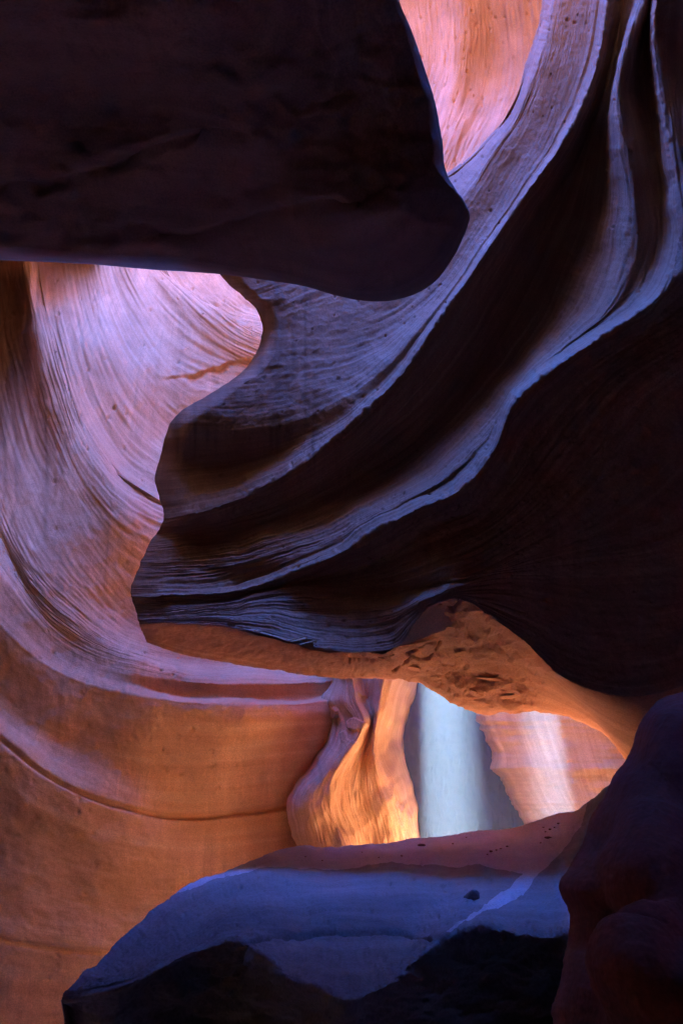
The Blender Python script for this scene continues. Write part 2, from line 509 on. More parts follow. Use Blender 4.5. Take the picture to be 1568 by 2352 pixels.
# ------------------------------------------------------------------ amphitheatre wall (far left)
def build_amphitheatre():
    T = [  # upward continuation behind the overhang, then the flow lines seen in the photograph
     [(640,160,8.9),(625,400,9.6),(630,600,10),(680,700,10),(760,740,9.95)],
     [(390,160,8.8),(370,400,9.6),(400,620,10),(500,715,9.7),(600,745,9.6),(720,775,9.6)],
     [(343,-330,7.95),(320,160,8.9),(300,400,9.8),(330,610,10),(430,720,9.45),(530,800,9.45),(650,850,9.6)],
     [(273,-330,8.45),(250,160,9.3),(240,400,10.2),(260,600,10.2),(320,740,9.55),(410,850,9.4),(520,900,9.55),(640,930,9.75),(760,940,9.9)],
     [(193,-330,9.35),(170,100,10),(170,400,10.3),(185,600,10.2),(225,760,9.2),(290,900,9.15),(370,1000,9.42),(480,1060,9.7),(620,1100,9.8),(760,1120,10)],
     [(138,-330,9.25),(120,100,9.8),(110,400,10.1),(120,600,9.9),(155,770,9),(205,920,8.9),(275,1040,9.05),(370,1110,9.15),(500,1165,9.5),(620,1200,9.8),(760,1220,10)],
     [(78,-330,9.15),(60,100,9.6),(50,400,9.5),(62,610,9.1),(95,780,8.85),(140,930,8.7),(195,1060,8.5),(285,1160,8.45),(370,1210,8.8),(520,1270,9.3),(640,1300,9.7),(760,1320,9.9),(900,1330,10)],
     [(8,-330,9.15),(-10,100,9.6),(-15,400,9.7),(0,620,9.7),(40,820,9.4),(85,1000,8.9),(150,1150,8.4),(250,1300,8.5),(335,1390,8.8),(470,1450,9.4),(620,1470,9.8),(760,1474,9.95),(900,1478,10)],
     [(-112,-330,9.55),(-130,100,9.8),(-120,400,9.9),(-90,650,9.8),(-40,900,9.4),(10,1120,8.6),(80,1270,8.2),(200,1400,8.35),(320,1480,8.65),(480,1510,9.45),(640,1517,9.98),(820,1522,10.9)],
     [(-250,100,7.9),(-230,400,7.7),(-180,700,7.5),(-120,1000,7.7),(-50,1230,7.9),(30,1370,8),(150,1490,8.15),(300,1545,8.25),(400,1562,8.45),(520,1570,8.65),(660,1568,8.93),(840,1560,9.85)],
     [(-270,100,7.9),(-250,400,7.7),(-200,700,7.5),(-140,1000,7.7),(-70,1250,7.85),(10,1400,7.95),(130,1510,8.1),(290,1570,8.22),(400,1592,8.5),(520,1604,8.7),(660,1604,8.98),(840,1594,9.9)],
     [(-290,100,7.9),(-270,400,7.7),(-220,700,7.5),(-160,1000,7.65),(-90,1260,7.75),(-10,1420,7.85),(115,1530,8),(280,1590,8.1),(400,1606,8.2),(520,1617,8.38),(660,1615,8.66),(840,1604,9.6)],
     [(-340,100,7.7),(-330,400,7.5),(-300,800,7.3),(-240,1150,7.4),(-150,1400,7.57),(-60,1560,7.9),(90,1690,8.06),(260,1740,8.21),(420,1755,8.41),(560,1750,8.61),(700,1735,8.94),(840,1720,9.91)],
     [(-420,100,7.5),(-400,500,7.3),(-360,950,7.2),(-280,1350,7.32),(-150,1560,7.55),(0,1688,7.72),(90,1760,7.82),(190,1815,7.97),(300,1852,8.17),(420,1870,8.47),(550,1862,8.77),(670,1846,9.1),(840,1820,10.02)],
     [(-425,100,7.45),(-405,500,7.25),(-365,960,7.15),(-285,1365,7.26),(-152,1576,7.54),(0,1704,7.7),(90,1775,7.8),(190,1830,7.95),(300,1866,8.15),(420,1884,8.45),(550,1876,8.75),(670,1860,9.08),(840,1834,10)],
     [(-460,0,7.4),(-460,500,7.2),(-430,1000,7),(-380,1500,7.37),(-200,1800,7.7),(0,1960,7.8),(200,2040,8.05),(420,2070,8.45),(600,2050,8.85),(840,2010,10.15)],
     [(-500,0,7.3),(-500,500,7.1),(-480,1000,6.9),(-460,1600,7.65),(-300,2000,7.75),(0,2150,7.85),(230,2180,8.1),(450,2190,8.55),(640,2180,9.03),(840,2150,10.25)],
     [(-540,0,7.3),(-540,500,7),(-520,1000,6.8),(-520,1700,7.75),(-400,2200,7.85),(0,2380,7.95),(230,2400,8.25),(450,2400,8.65),(640,2380,9.23),(840,2350,10.45)],
    ]
    S, vi = loft(T, 620, 620, sharp=(9, 10, 11, 13, 14), cut=[(690,-700),(690,890),(625,960),(610,1246),(980,1246)])  # cut leaves a hidden window, made to let sun in
    W = unproject(S[..., 0], S[..., 1], S[..., 2])
    px, py = S[..., 0], S[..., 1]
    U, V = metres(W)
    low = np.clip((py-1350)/250, 0, 1)                       # smooth scoured lower bowl
    d = strata(W, 0.034, seed=3, stretch=14, fine=1.35)*(1-0.95*low)
    d += 0.03*fbm(px/120, py/120, 0, 4, 6)
    d += 0.004*fbm(px/9, py/9, 0, 3, 61)
    d += pits(px, py, 420, 7, (1.5, 4.5), (0.012, 0.035), (0, 800, 620, 2300))
    # ragged horizontal break in the pale face
    crack = smooth_line([(330,872),(372,862),(405,858),(440,860),(470,852),(505,845),(530,832),(570,826),(620,815)])
    cy_ = np.interp(px, crack[:, 0], crack[:, 1]) + 5*fbm(px/26, 0*px, 0, 3, 4)
    step = np.clip((py-cy_)/2.5, 0, 1)*np.exp(-np.clip(py-cy_, 0, None)/55)
    d += -0.075*step*np.clip((px-345)/110, 0, 1)*(0.65+0.5*noise3(px/30, py/80, seed=6))
    # thin ledge-foot crease of the lower bowl
    groove = smooth_line([(-150,1560),(0,1696),(90,1768),(190,1822),(300,1858),(420,1876),(550,1868),(670,1852),(760,1840)], 120)
    g = poly_dist(px, py, groove)
    d += -0.07*np.exp(-(g/4.5)**2)
    groove2 = smooth_line([(-100,2135),(0,2158),(120,2178),(240,2186),(300,2188)], 60)
    g = poly_dist(px, py, groove2)
    d += -0.04*np.exp(-(g/6)**2)
    W = W + normals(W)*d[..., None]
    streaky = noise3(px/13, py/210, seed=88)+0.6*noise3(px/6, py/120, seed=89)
    stain_shade = np.clip((95+0.10*(py-640)-px+34*streaky)/60, 0, 1)*np.clip((1150-py+120*streaky)/380, 0, 1)*np.clip((py-600)/40, 0, 1)  # shade painted into the upper left colour, with dark varnish streaks
    o = solid('ribbed_cliff', W, (0.0, 2.2, 0.6), M_AMPHI, stain_shade=stain_shade)
    tag(o, 'curving orange sandstone wall with sweeping ribbed bands, filling the left background', 'cliff')
build_amphitheatre()

# ------------------------------------------------------------------ pale upper wall seen through the gap
def build_upper_wall():
    T = [
     [(760,-420,7.00),(800,-200,8.20),(850,0,9.05),(880,150,9.50),(880,300,9.80),(840,420,9.90),(780,520,10.00)],
     [(930,-420,7.00),(960,-200,8.10),(990,0,8.95),(1000,120,9.30),(980,220,9.60),(940,330,9.60),(860,470,9.70)],
     [(1000,-420,6.90),(1040,-200,8.00),(1060,0,8.75),(1060,120,9.15),(1035,230,9.40),(1000,330,9.40),(930,470,9.50)],
     [(1080,-420,7.00),(1110,-200,8.10),(1120,0,8.90),(1135,100,9.30),(1120,220,9.50),(1080,330,9.40),(1000,450,9.40)],
     [(1160,-420,6.90),(1190,-200,8.00),(1200,0,8.75),(1210,100,9.10),(1190,230,9.30),(1140,340,9.20),(1040,460,9.20)],
     [(1280,-420,6.90),(1300,-200,7.90),(1300,0,8.65),(1300,120,9.00),(1270,250,9.20),(1200,370,9.10),(1090,500,9.00)],
     [(1480,-420,6.70),(1480,-200,7.60),(1460,0,8.25),(1440,150,8.60),(1400,300,8.80),(1320,430,8.70),(1200,560,8.60)],
    ]
    S, vi = loft(T, 300, 340)
    W = unproject(S[..., 0], S[..., 1], S[..., 2])
    px, py = S[..., 0], S[..., 1]
    d = strata(W, 0.05, seed=21, stretch=10) + pits(px, py, 150, 9, (1.5, 4), (0.02, 0.05), (900, 1300, 0, 420))
    d += 0.03*fbm(px/90, py/90, 0, 3, 66)
    W = W + normals(W)*d[..., None]
    o = solid('upper_cliff', W, (0.0, 1.6, 0.9), M_UPPER)
    tag(o, 'bright salmon pink sandstone wall high up, between the overhanging boulder and the ribbed wall', 'cliff')
build_upper_wall()

# ------------------------------------------------------------------ far chamber: twisted pillar, recess, right wall
def build_chamber():
    T = [
     [(745,1500,9.40),(765,1565,9.30),(738,1610,9.25),(758,1650,9.20),(752,1690,9.15),(720,1745,9.05),(690,1790,8.95),(667,1840,8.80),(671,1890,8.75),(684,1955,8.70),(690,2060,8.70)],
     [(775,1500,9.10),(785,1565,9.00),(775,1610,8.90),(795,1650,8.80),(790,1690,8.75),(755,1745,8.65),(715,1795,8.55),(690,1845,8.50),(695,1890,8.50),(705,1955,8.50),(710,2060,8.50)],
     [(800,1500,8.80),(810,1565,8.75),(818,1610,8.65),(836,1655,8.55),(822,1695,8.50),(785,1745,8.42),(760,1795,8.40),(755,1845,8.40),(770,1890,8.40),(790,1955,8.40),(795,2060,8.40)],
     [(845,1500,9.10),(840,1565,9.00),(846,1610,9.00),(856,1655,8.92),(848,1695,8.85),(828,1745,8.75),(818,1795,8.65),(822,1845,8.62),(835,1890,8.65),(848,1955,8.65),(850,2060,8.65)],
     [(890,1500,8.90),(880,1565,8.80),(872,1610,8.78),(865,1655,8.75),(860,1695,8.72),(862,1745,8.65),(875,1795,8.65),(890,1845,8.65),(905,1890,8.65),(915,1955,8.65),(915,2060,8.65)],
     [(930,1500,9.30),(915,1565,9.20),(900,1610,9.15),(890,1655,9.10),(880,1695,9.10),(888,1745,9.00),(915,1795,8.95),(932,1845,8.90),(948,1890,8.85),(955,1955,8.80),(955,2060,8.80)],
     [(960,1500,10.20),(950,1565,10.10),(935,1610,10.00),(925,1655,10.00),(915,1695,10.00),(925,1745,9.80),(950,1795,9.70),(955,1845,9.60),(960,1890,9.50),(965,1955,9.40),(965,2060,9.40)],
    ]
    S, vi = loft(T, 260, 240, sharp=(2, 4))
    W = unproject(S[..., 0], S[..., 1], S[..., 2])
    px, py = S[..., 0], S[..., 1]
    d = strata(W, 0.022, seed=31, fine=1.5, stretch=9, warp=0.05) + 0.03*fbm(px/45, py/70, 0, 3, 36)
    # flaky white-edged chips near the top
    d += 0.05*np.where(noise3(px/22, py/26, seed=8) > 0.25, 1, 0)*np.exp(-((px-800)/45)**2-((py-1640)/50)**2)
    W = W + normals(W)*d[..., None]
    o = solid('rock_pillar', W, (0.15, 1.4, 0.0), M_PILLAR)
    tag(o, 'twisted orange rock pillar standing behind the sand covered ledge, left of the light shafts', 'rock pillar')

    T = [  # back of the recess
     [(860,1440,12.6),(860,1700,12.6),(860,2080,12.4)],
     [(960,1440,12.4),(960,1700,12.2),(970,2080,12.0)],
     [(1040,1440,12.8),(1045,1700,12.6),(1060,2080,12.2)],
     [(1130,1440,13.2),(1140,1700,13.0),(1160,2080,12.8)],
     [(1300,1440,13.2),(1300,1700,13.0),(1300,2080,12.8)],
    ]
    S, vi = loft(T, 160, 180)
    W = unproject(S[..., 0], S[..., 1], S[..., 2])
    d = strata(W, 0.05, seed=35, stretch=8) + 0.06*fbm(S[..., 0]/60, S[..., 1]/60, 0, 4, 37)
    W = W + normals(W)*d[..., None]
    o = solid('recess_cliff', W, (0.0, 1.0, 0.0), M_SHADE_ROCK)  # the recess's shade is put into this dark colour
    tag(o, 'shadowed grey purple rock face in the recess behind the wide light shaft', 'cliff')

    edge = smooth_line([(1075,1440),(1085,1560),(1095,1640),(1105,1690),(1125,1712),(1140,1735),(1143,1765),(1152,1800),(1172,1832),(1195,1866),(1217,1900),(1250,1960),(1270,2080)], 11)
    T = []
    for off, Y in ((0, 11.6), (10, 11.2), (35, 10.95), (100, 10.8), (200, 10.7), (330, 10.6), (520, 10.5)):
        T.append([(x+off*(1-0.25*(off > 90)*(k/11)), y, Y) for k, (x, y) in enumerate(edge)])
    S, vi = loft(T, 240, 240)
    W = unproject(S[..., 0], S[..., 1], S[..., 2])
    px, py = S[..., 0], S[..., 1]
    U, V = metres(W)
    # horizontal bedding with a slanting pale shelf
    shelf = 1738 + 0.02*(px-1300)
    d = 0.10*np.clip((py-shelf)/26, 0, 1) - 0.06*np.clip((py-shelf-26)/20, 0, 1)
    d += 0.02*noise3(py/9+0.4*noise3(px/80, py/80, seed=2), px/160, seed=41) + 0.012*noise3(py/3.5, px/120, seed=42)
    d += 0.03*fbm(px/50, py/50, 0, 4, 43)
    W = W + normals(W)*d[..., None]
    o = solid('bedded_cliff', W, (0.8, 1.2, 0.0), M_PILLAR)
    tag(o, 'flat bedded orange wall in the far right background behind the narrow light shaft', 'cliff')
build_chamber()

# ------------------------------------------------------------------ great swept wall and its fin
FIN_EDGE = smooth_line([(470,560),(490,605),(505,630),(530,660),(565,690),(588,715),(600,755),(592,800),(570,838),(500,890),(440,930),(392,968),(378,1000),(368,1045),(355,1100),(366,1140),(375,1190),(342,1250),(318,1300),(301,1355),(312,1410),(326,1450),(340,1480)], 160)
LIP = [(1300,1560,5.2),(1200,1470,5.1),(1120,1410,5.0),(1060,1372,4.9),(1000,1388,4.9),(965,1420,4.95),(935,1462,5.0),(890,1490,5.05),(780,1500,5.2),(700,1487,5.25),(600,1460,5.3),(520,1440,5.36),(430,1432,5.42),(340,1432,5.52),(250,1440,5.6),(200,1440,5.6)]
def build_swept_wall():
    T = [
     [(1262,-170,6.6),(1245,0,6.6),(1215,130,6.6),(1175,240,6.6),(1110,330,6.7),(1030,395,6.8),(900,450,6.85),(760,490,6.8),(600,520,6.6),(440,540,6.4),(250,560,6.3)],
     [(1292,-170,6.12),(1272,0,6.12),(1240,140,6.12),(1190,260,6.15),(1120,370,6.2),(1060,460,6.25),(950,560,6.38),(800,630,6.5),(640,670,6.35),(440,690,6.2),(250,700,6.1)],
     [(1345,-170,6.03),(1335,0,6.03),(1305,150,6.03),(1250,300,6.03),(1170,430,6.08),(1090,560,6.13),(1000,680,6.18),(880,780,6.3),(700,830,6.2),(440,850,6.05),(250,860,6.0)],
     [(1378,-170,5.96),(1368,0,5.96),(1335,165,5.96),(1272,313,5.96),(1192,433,5.97),(1104,563,5.99),(1018,688,6.02),(896,828,6.02),(760,930,6.05),(560,985,6.0),(385,985,5.95),(250,985,5.95)],
     [(1394,-170,5.86),(1384,0,5.86),(1349,175,5.86),(1281,325,5.86),(1202,437,5.87),(1112,566,5.9),(1031,688,5.93),(909,852,5.98),(777,976,6.0),(580,1060,6.15),(380,1090,6.25),(250,1090,6.3)],
     [(1405,-170,5.3),(1395,0,5.3),(1360,180,5.3),(1290,330,5.3),(1210,440,5.35),(1120,570,5.4),(1040,690,5.45),(920,860,5.6),(790,990,5.7),(600,1120,5.9),(400,1188,5.95),(250,1195,6.0)],
     [(1440,-170,5.75),(1430,0,5.75),(1395,180,5.75),(1330,360,5.85),(1270,500,5.95),(1200,640,6.0),(1120,780,5.95),(1020,920,5.9),(880,1040,5.95),(700,1150,6.05),(500,1220,6.15),(330,1235,6.25),(250,1235,6.25)],
     [(1465,-170,5.5),(1452,0,5.5),(1412,160,5.5),(1385,290,5.6),(1365,430,5.7),(1320,590,5.75),(1250,740,5.75),(1130,890,5.75),(1000,1030,5.75),(830,1140,5.85),(640,1225,5.95),(450,1262,6.1),(330,1268,6.15),(250,1268,6.15)],
     [(1500,-170,5.0),(1478,0,5.0),(1440,110,5.0),(1422,200,5.0),(1432,320,5.0),(1450,450,5.05),(1435,600,5.1),(1375,720,5.1),(1280,805,5.15),(1195,885,5.2),(1125,990,5.25),(1030,1085,5.3),(920,1150,5.4),(790,1225,5.55),(640,1280,5.75),(480,1305,5.9),(300,1310,6.0),(230,1310,6.0)],
     [(1510,-170,5.0),(1499,0,5.0),(1485,90,5.2),(1490,190,5.2),(1510,320,5.15),(1530,450,5.05),(1530,570,5.0),(1480,680,4.9),(1408,736,4.9),(1320,792,4.95),(1230,858,4.97),(1160,930,5.04),(1122,1020,5.07),(1042,1112,5.18),(938,1160,5.27),(850,1210,5.38),(772,1258,5.49),(675,1300,5.65),(588,1332,5.8),(450,1352,5.8),(300,1358,5.92),(230,1358,5.92)],
     [(1515,-170,4.6),(1508,0,4.6),(1500,80,4.8),(1508,180,4.8),(1530,320,4.75),(1550,450,4.65),(1555,560,4.6),(1500,690,4.5),(1420,748,4.5),(1330,805,4.55),(1240,872,4.6),(1172,940,4.7),(1135,1030,4.75),(1055,1125,4.9),(950,1172,5.05),(860,1222,5.2),(780,1270,5.35),(680,1312,5.55),(590,1345,5.62),(450,1365,5.7),(300,1372,5.82),(230,1372,5.82)],
     [(1600,-170,4.9),(1590,60,4.9),(1580,250,4.8),(1600,450,4.6),(1620,600,4.5),(1540,700,4.6),(1432,772,4.68),(1336,832,4.75),(1250,900,4.85),(1190,975,4.95),(1150,1060,5.0),(1075,1150,5.1),(970,1195,5.2),(880,1245,5.35),(790,1287,5.5),(690,1326,5.65),(590,1356,5.68),(450,1378,5.72),(300,1386,5.82),(230,1386,5.82)],
     [(1760,-170,4.3),(1760,300,4.1),(1740,600,4.0),(1640,800,4.4),(1480,930,4.75),(1370,1070,4.95),(1270,1180,5.02),(1170,1255,5.05),(1090,1300,5.02),(1010,1325,5.02),(920,1350,5.35),(800,1360,5.5),(690,1362,5.58),(590,1376,5.58),(450,1398,5.6),(300,1408,5.7),(230,1408,5.7)],
     [(1860,-170,4.0),(1880,400,4.0),(1860,800,4.3),(1780,1150,4.8),(1600,1300,5.0),(1400,1330,5.1),(1250,1330,5.1),(1130,1330,5.02),(1060,1345,4.95),(1000,1370,4.92),(940,1400,5.05),(840,1425,5.3),(720,1425,5.45),(600,1415,5.42),(450,1415,5.5),(330,1420,5.6),(230,1425,5.65)],
     [(1900,-170,3.8),(1940,500,3.9),(1920,1000,4.4),(1800,1350,5.0),(1600,1560,5.2),(1450,1600,5.25)]+LIP,
    ]
    S, vi = loft(T, 820, 900, sharp=(1, 5, 10), cut=FIN_EDGE)
    # the free edge of the fin rolls away from us
    u = np.linspace(0, 1, S.shape[1])[None, :]
    S[..., 2] += 0.35*np.clip((u-0.965)/0.035, 0, 1)**2
    W = unproject(S[..., 0], S[..., 1], S[..., 2])
    px, py = S[..., 0], S[..., 1]
    vv = vi[:, None] + 0*px
    right = np.clip((vv-10.6)/1.5, 0, 1)*np.clip((px-1050)/200, 0, 1)
    d = strata(W, 0.022, seed=51, stretch=18, fine=1.3)*(1-0.7*right)*(1-0.72*np.clip((4.4-vv)/1.0, 0, 1))
    # the ribs bunch where the two crests are
    for c, w_ in ((5.0, 0.5), (10.0, 0.45), (8.0, 0.4), (1.0, 0.3)):
        d += strata(W, 0.016, seed=60+int(c), fine=2.2, stretch=26)*np.exp(-((vv-c)/w_)**2)
    d += 0.02*fbm(px/90, py/90, 0, 4, 56) + 0.003*fbm(px/8, py/8, 0, 3, 57)
    d += pits(px, py, 520, 77, (1.5, 4.2), (0.008, 0.02), (500, 1500, 0, 1480))
    d += -pits(px, py, 60, 78, (3, 7), (0.006, 0.012), (850, 1400, 1100, 1500))
    for c in (5.0, 10.0): d += 0.009*fbm(px/11, py/11, 0, 3, 58)*np.exp(-((vv-c)/0.25)**2)    # chipped crests
    # notched edge of the fin
    d += -0.05*np.clip((u-0.93)/0.07, 0, 1)*np.abs(noise3(py/26, vv*0+1.5, seed=9))
    d = d*(1-0.6*np.clip((u-0.95)/0.05, 0, 1))
    W = W + normals(W)*d[..., None]
    # dark water stains running down the thin end of the fin
    sk = noise3(px/16, py/260, seed=95)+0.7*noise3(px/7, py/160, seed=96)
    stain_shade = np.clip((735-px+50*sk)/90, 0, 1)*np.clip((1010-py+70*sk)/60, 0, 1)*np.clip(0.38+0.3*sk, 0.1, 0.7)
    o = solid('rock_fin', W, (1.6, 1.2, 0.5), M_SWEEP, shrink=0.05, back_mat=M_MASS, stain_shade=stain_shade)  # unseen back made paler to bounce sun onto the ribbed cliff
    tag(o, 'dark purple wall with glowing lavender ridges sweeping from upper right down to a jutting fin', 'cliff')

    # broken reddish underside of the fin and the smooth soffit that runs on to the right
    top = [(1600,1560,5.2),(1450,1600,5.25)]+LIP
    bot = [(1600,1960,6.6),(1500,1830,6.8),(1430,1738,6.9),(1390,1690,7.0),(1330,1657,7.0),(1260,1638,7.0),(1190,1641,6.9),(1150,1642,6.9),(1090,1636,6.9),(1040,1616,6.8),(1000,1592,6.7),(960,1573,6.6),(900,1564,6.5),(800,1560,6.45),(720,1553,6.4),(640,1541,6.4),(560,1528,6.4),(480,1515,6.4),(400,1497,6.4),(345,1478,6.4),(250,1450,6.4),(200,1450,6.4)]
    tp, bt = spline(top, 200), spline(bot, 200)
    T = []
    for f, dy in ((0, 0.03), (0.06, 0.0), (0.3, 0.0), (0.6, 0.0), (0.85, 0.0), (0.97, 0.05), (1.0, 0.15)):
        c = tp*(1-f)+bt*f
        c[:, 2] += dy
        T.append(c[::4])
    S, vi = loft(T, 620, 150, cut=FIN_EDGE)
    u = np.linspace(0, 1, S.shape[1])[None, :]
    S[..., 2] += 0.3*np.clip((u-0.97)/0.03, 0, 1)**2
    W = unproject(S[..., 0], S[..., 1], S[..., 2])
    px, py = S[..., 0], S[..., 1]
    rough = np.clip((1290-px)/60, 0, 1)*np.clip((px-560)/260, 0.12, 1)
    q = np.stack([px/46+0.35*noise3(px/30, py/30, seed=1), py/30+0.35*noise3(px/30, py/30, seed=2)], -1)
    steps = np.floor(3.5*(fbm(q[..., 0]*.55, q[..., 1]*.6, 0, 3, 91)+1))/3.5
    d = rough*(0.021*(steps-1) + 0.011*fbm(px/26, py/17, 0, 4, 92)) + 0.005*fbm(px/16, py/9, 0, 3, 93)
    for ck in ([(905,1545),(930,1525),(945,1505),(960,1515),(985,1510),(1000,1498),(1010,1480)], [(935,1500),(965,1478),(985,1452),(1000,1430),(1010,1400)], [(780,1500),(800,1520),(850,1525),(900,1505)], [(1010,1380),(1040,1400),(1060,1385)]):
        g = poly_dist(px, py, np.array(ck)) + 1.5*noise3(px/5, py/5, seed=3)
        d += -0.06*np.exp(-(g/3.2)**2)
    W = W + normals(W)*d[..., None]
    b = solid('broken_underside', W, (0.9, 1.35, 0.36), M_BROKEN, parent=o, shrink=0.03)
    tag(b, 'rough broken rust brown underside of the fin')
    fm = [stone_mesh('flake', 40+k, M_BROKEN) for k in range(3)]
    Wn = normals(W)
    for k, (x, y, rad, asp) in enumerate(((1010,1440,30,1.9),(965,1468,20,1.6),(1120,1560,26,1.7),(1085,1590,18,1.5),(1180,1600,24,1.8),(880,1520,20,2.0),(945,1540,22,1.6),(1060,1500,24,1.5),(820,1512,15,1.8),(1150,1510,18,1.6))):
        kk = np.argmin((px-x)**2+(py-y)**2)
        p, nn = W.reshape(-1, 3)[kk], Wn.reshape(-1, 3)[kk]
        f = link('flake', fm[k % 3], b)
        rr = rad*p[1]/1679.0
        f.location = p+nn*0.004
        f.rotation_euler = Vector(nn).to_track_quat('Z', 'Y').to_euler()
        f.rotation_euler.rotate_axis('Z', 0.9*k)
        f.scale = (rr*asp*0.7, rr*0.7, rr*0.08)
build_swept_wall()

# ------------------------------------------------------------------ overhanging boulder, upper left
def build_overhang():
    rim = spline([(830,-420,0),(870,-200,0),(900,-60,0),(915,0,0),(945,70,0),(970,140,0),(1000,240,0),(1015,320,0),(1025,395,0),(1055,450,0),(1078,490,0),(1065,540,0),(1035,600,0),(1005,640,0),(960,672,0),(900,690,0),(830,690,0),(760,675,0),(700,657,0),(620,645,0),(510,630,0),(380,622,0),(200,606,0),(0,598,0),(-200,592,0),(-500,585,0)], 300)
    ax, ay = -150.0, -900.0
    T = []
    for s in (1.0, 0.992, 0.975, 0.94, 0.88, 0.8, 0.68, 0.5, 0.3):
        x = ax+(rim[:, 0]-ax)*s; y = ay+(rim[:, 1]-ay)*s
        T.append(np.stack([x, y, 0*x], -1)[::3])
    S, vi = loft(T, 420, 420)
    px, py = S[..., 0], S[..., 1]
    t = vi[:, None] + 0*px
    b = (1176.0-py)/FPX
    slope = (_sp+b*_cp)/(_cp-b*_sp)                         # height gained per metre ahead on this line of sight
    z = 4.75 - 1.6 + 0.30*np.clip(1-t/1.8, 0, 1)**2*1.6     # a ceiling about 4.7 m up, its lip rounding upwards
    z = z - 0.55*np.exp(-((px-880)/230)**2-((py-480)/190)**2)   # the heavy nose hangs lower
    z = z + 0.30*np.exp(-((px-150)/260)**2-((py-250)/170)**2)
    z = z + 0.10*fbm(px/260, py/200, 0, 4, 12)
    Y = z/slope
    S[..., 2] = Y
    W = unproject(px, py, Y)
    d = 0.016*fbm(px/110, py/70, 0, 3, 14) + 0.002*fbm(px/14, py/14, 0, 3, 15)
    for ln, a in (([(0,440),(120,430),(230,395),(330,355),(450,320),(560,320)], -0.06), ([(300,520),(420,545),(560,510),(700,480),(800,465)], -0.05), ([(790,470),(830,435),(880,410),(920,415)], -0.06)):
        g = poly_dist(px, py, smooth_line(ln)) ; d += a*np.exp(-(g/14)**2)
    W = W + normals(W)*(d*np.clip(t/1.2, 0.15, 1))[..., None]
    o = solid('overhanging_boulder', W, (-2.2, 0.9, 5.1), M_DARK, rings=6, back_mat=M_SHADE_ROCK)  # unseen back darkened so less warm light reaches the cliff
    tag(o, 'huge dark overhanging boulder hanging over the scene from the upper left corner', 'boulder')
build_overhang()

# ------------------------------------------------------------------ ledge in the foreground, with drifted sand
LEDGE = [
 [(148,2276,3.22),(200,2238,3.35),(265,2168,3.7),(320,2118,4.0),(390,2058,4.5),(430,2034,4.8),(520,2004,5.3),(600,1970,5.9),(640,1957,6.1),(750,1950,6.3),(860,1943,6.5),(950,1930,6.6),(1040,1922,6.7),(1110,1912,6.7),(1190,1903,6.6),(1260,1880,6.4),(1310,1868,6.2),(1375,1822,5.8),(1480,1740,5.3)],
 [(147,2284,3.16),(210,2250,3.22),(280,2186,3.42),(340,2136,3.68),(400,2080,4.05),(450,2052,4.35),(530,2020,4.85),(610,1988,5.35),(750,1996,5.35),(830,1986,5.45),(900,1978,5.55),(1000,1986,5.45),(1140,1978,5.5),(1250,1975,5.35),(1330,1955,5.1),(1400,1915,4.7),(1500,1850,4.2)],
 [(146,2290,3.1),(220,2265,3.08),(300,2228,3.15),(370,2180,3.35),(450,2130,3.65),(540,2080,4.0),(640,2060,4.25),(750,2055,4.3),(850,2050,4.35),(990,2050,4.4),(1150,2045,4.4),(1250,2040,4.3),(1350,2020,4.1),(1500,1980,3.7)],
 [(145,2294,3.07),(225,2276,3.02),(300,2250,3.05),(380,2206,3.18),(460,2168,3.36),(540,2140,3.5),(640,2142,3.48),(740,2140,3.5),(850,2140,3.5),(950,2145,3.5),(1060,2110,3.65),(1150,2100,3.7),(1250,2105,3.6),(1350,2095,3.45),(1500,2080,3.2)],
 [(145,2300,3.05),(230,2288,2.97),(300,2266,2.98),(380,2223,3.08),(450,2191,3.18),(520,2171,3.26),(570,2176,3.22),(610,2205,3.02),(690,2253,2.78),(740,2271,2.7),(790,2288,2.62),(860,2270,2.7),(900,2250,2.76),(960,2203,2.95),(990,2182,3.05),(1040,2152,3.2),(1100,2133,3.28),(1170,2140,3.24),(1250,2150,3.15),(1330,2140,3.08),(1500,2130,2.9)],
 [(146,2310,3.10),(232,2302,3.06),(302,2285,3.08),(385,2248,3.18),(455,2220,3.28),(525,2205,3.36),(572,2215,3.30),(612,2240,3.08),(692,2285,2.84),(742,2302,2.76),(792,2318,2.68),(862,2302,2.76),(902,2284,2.82),(962,2240,3.02),(992,2218,3.12),(1042,2190,3.28),(1102,2173,3.36),(1172,2178,3.32),(1252,2186,3.2),(1330,2176,3.1),(1500,2170,2.9)],
 [(150,2340,3.2),(236,2360,3.25),(310,2350,3.3),(390,2320,3.4),(460,2300,3.45),(530,2290,3.45),(580,2300,3.34),(620,2320,3.1),(700,2360,2.9),(750,2372,2.82),(800,2385,2.75),(866,2375,2.82),(906,2360,2.88),(966,2320,3.05),(996,2300,3.15),(1046,2280,3.32),(1106,2262,3.42),(1176,2255,3.4),(1254,2245,3.3),(1330,2235,3.2),(1500,2230,3.0)],
 [(175,2480,3.3),(240,2500,3.3),(320,2510,3.35),(400,2510,3.4),(540,2510,3.35),(700,2520,2.95),(800,2530,2.8),(900,2520,2.85),(1050,2450,3.3),(1180,2400,3.4),(1330,2370,3.3),(1500,2360,3.1)],
 [(190,2700,3.3),(400,2720,3.3),(700,2720,3.0),(900,2720,2.9),(1180,2680,3.4),(1500,2640,3.2)],
]
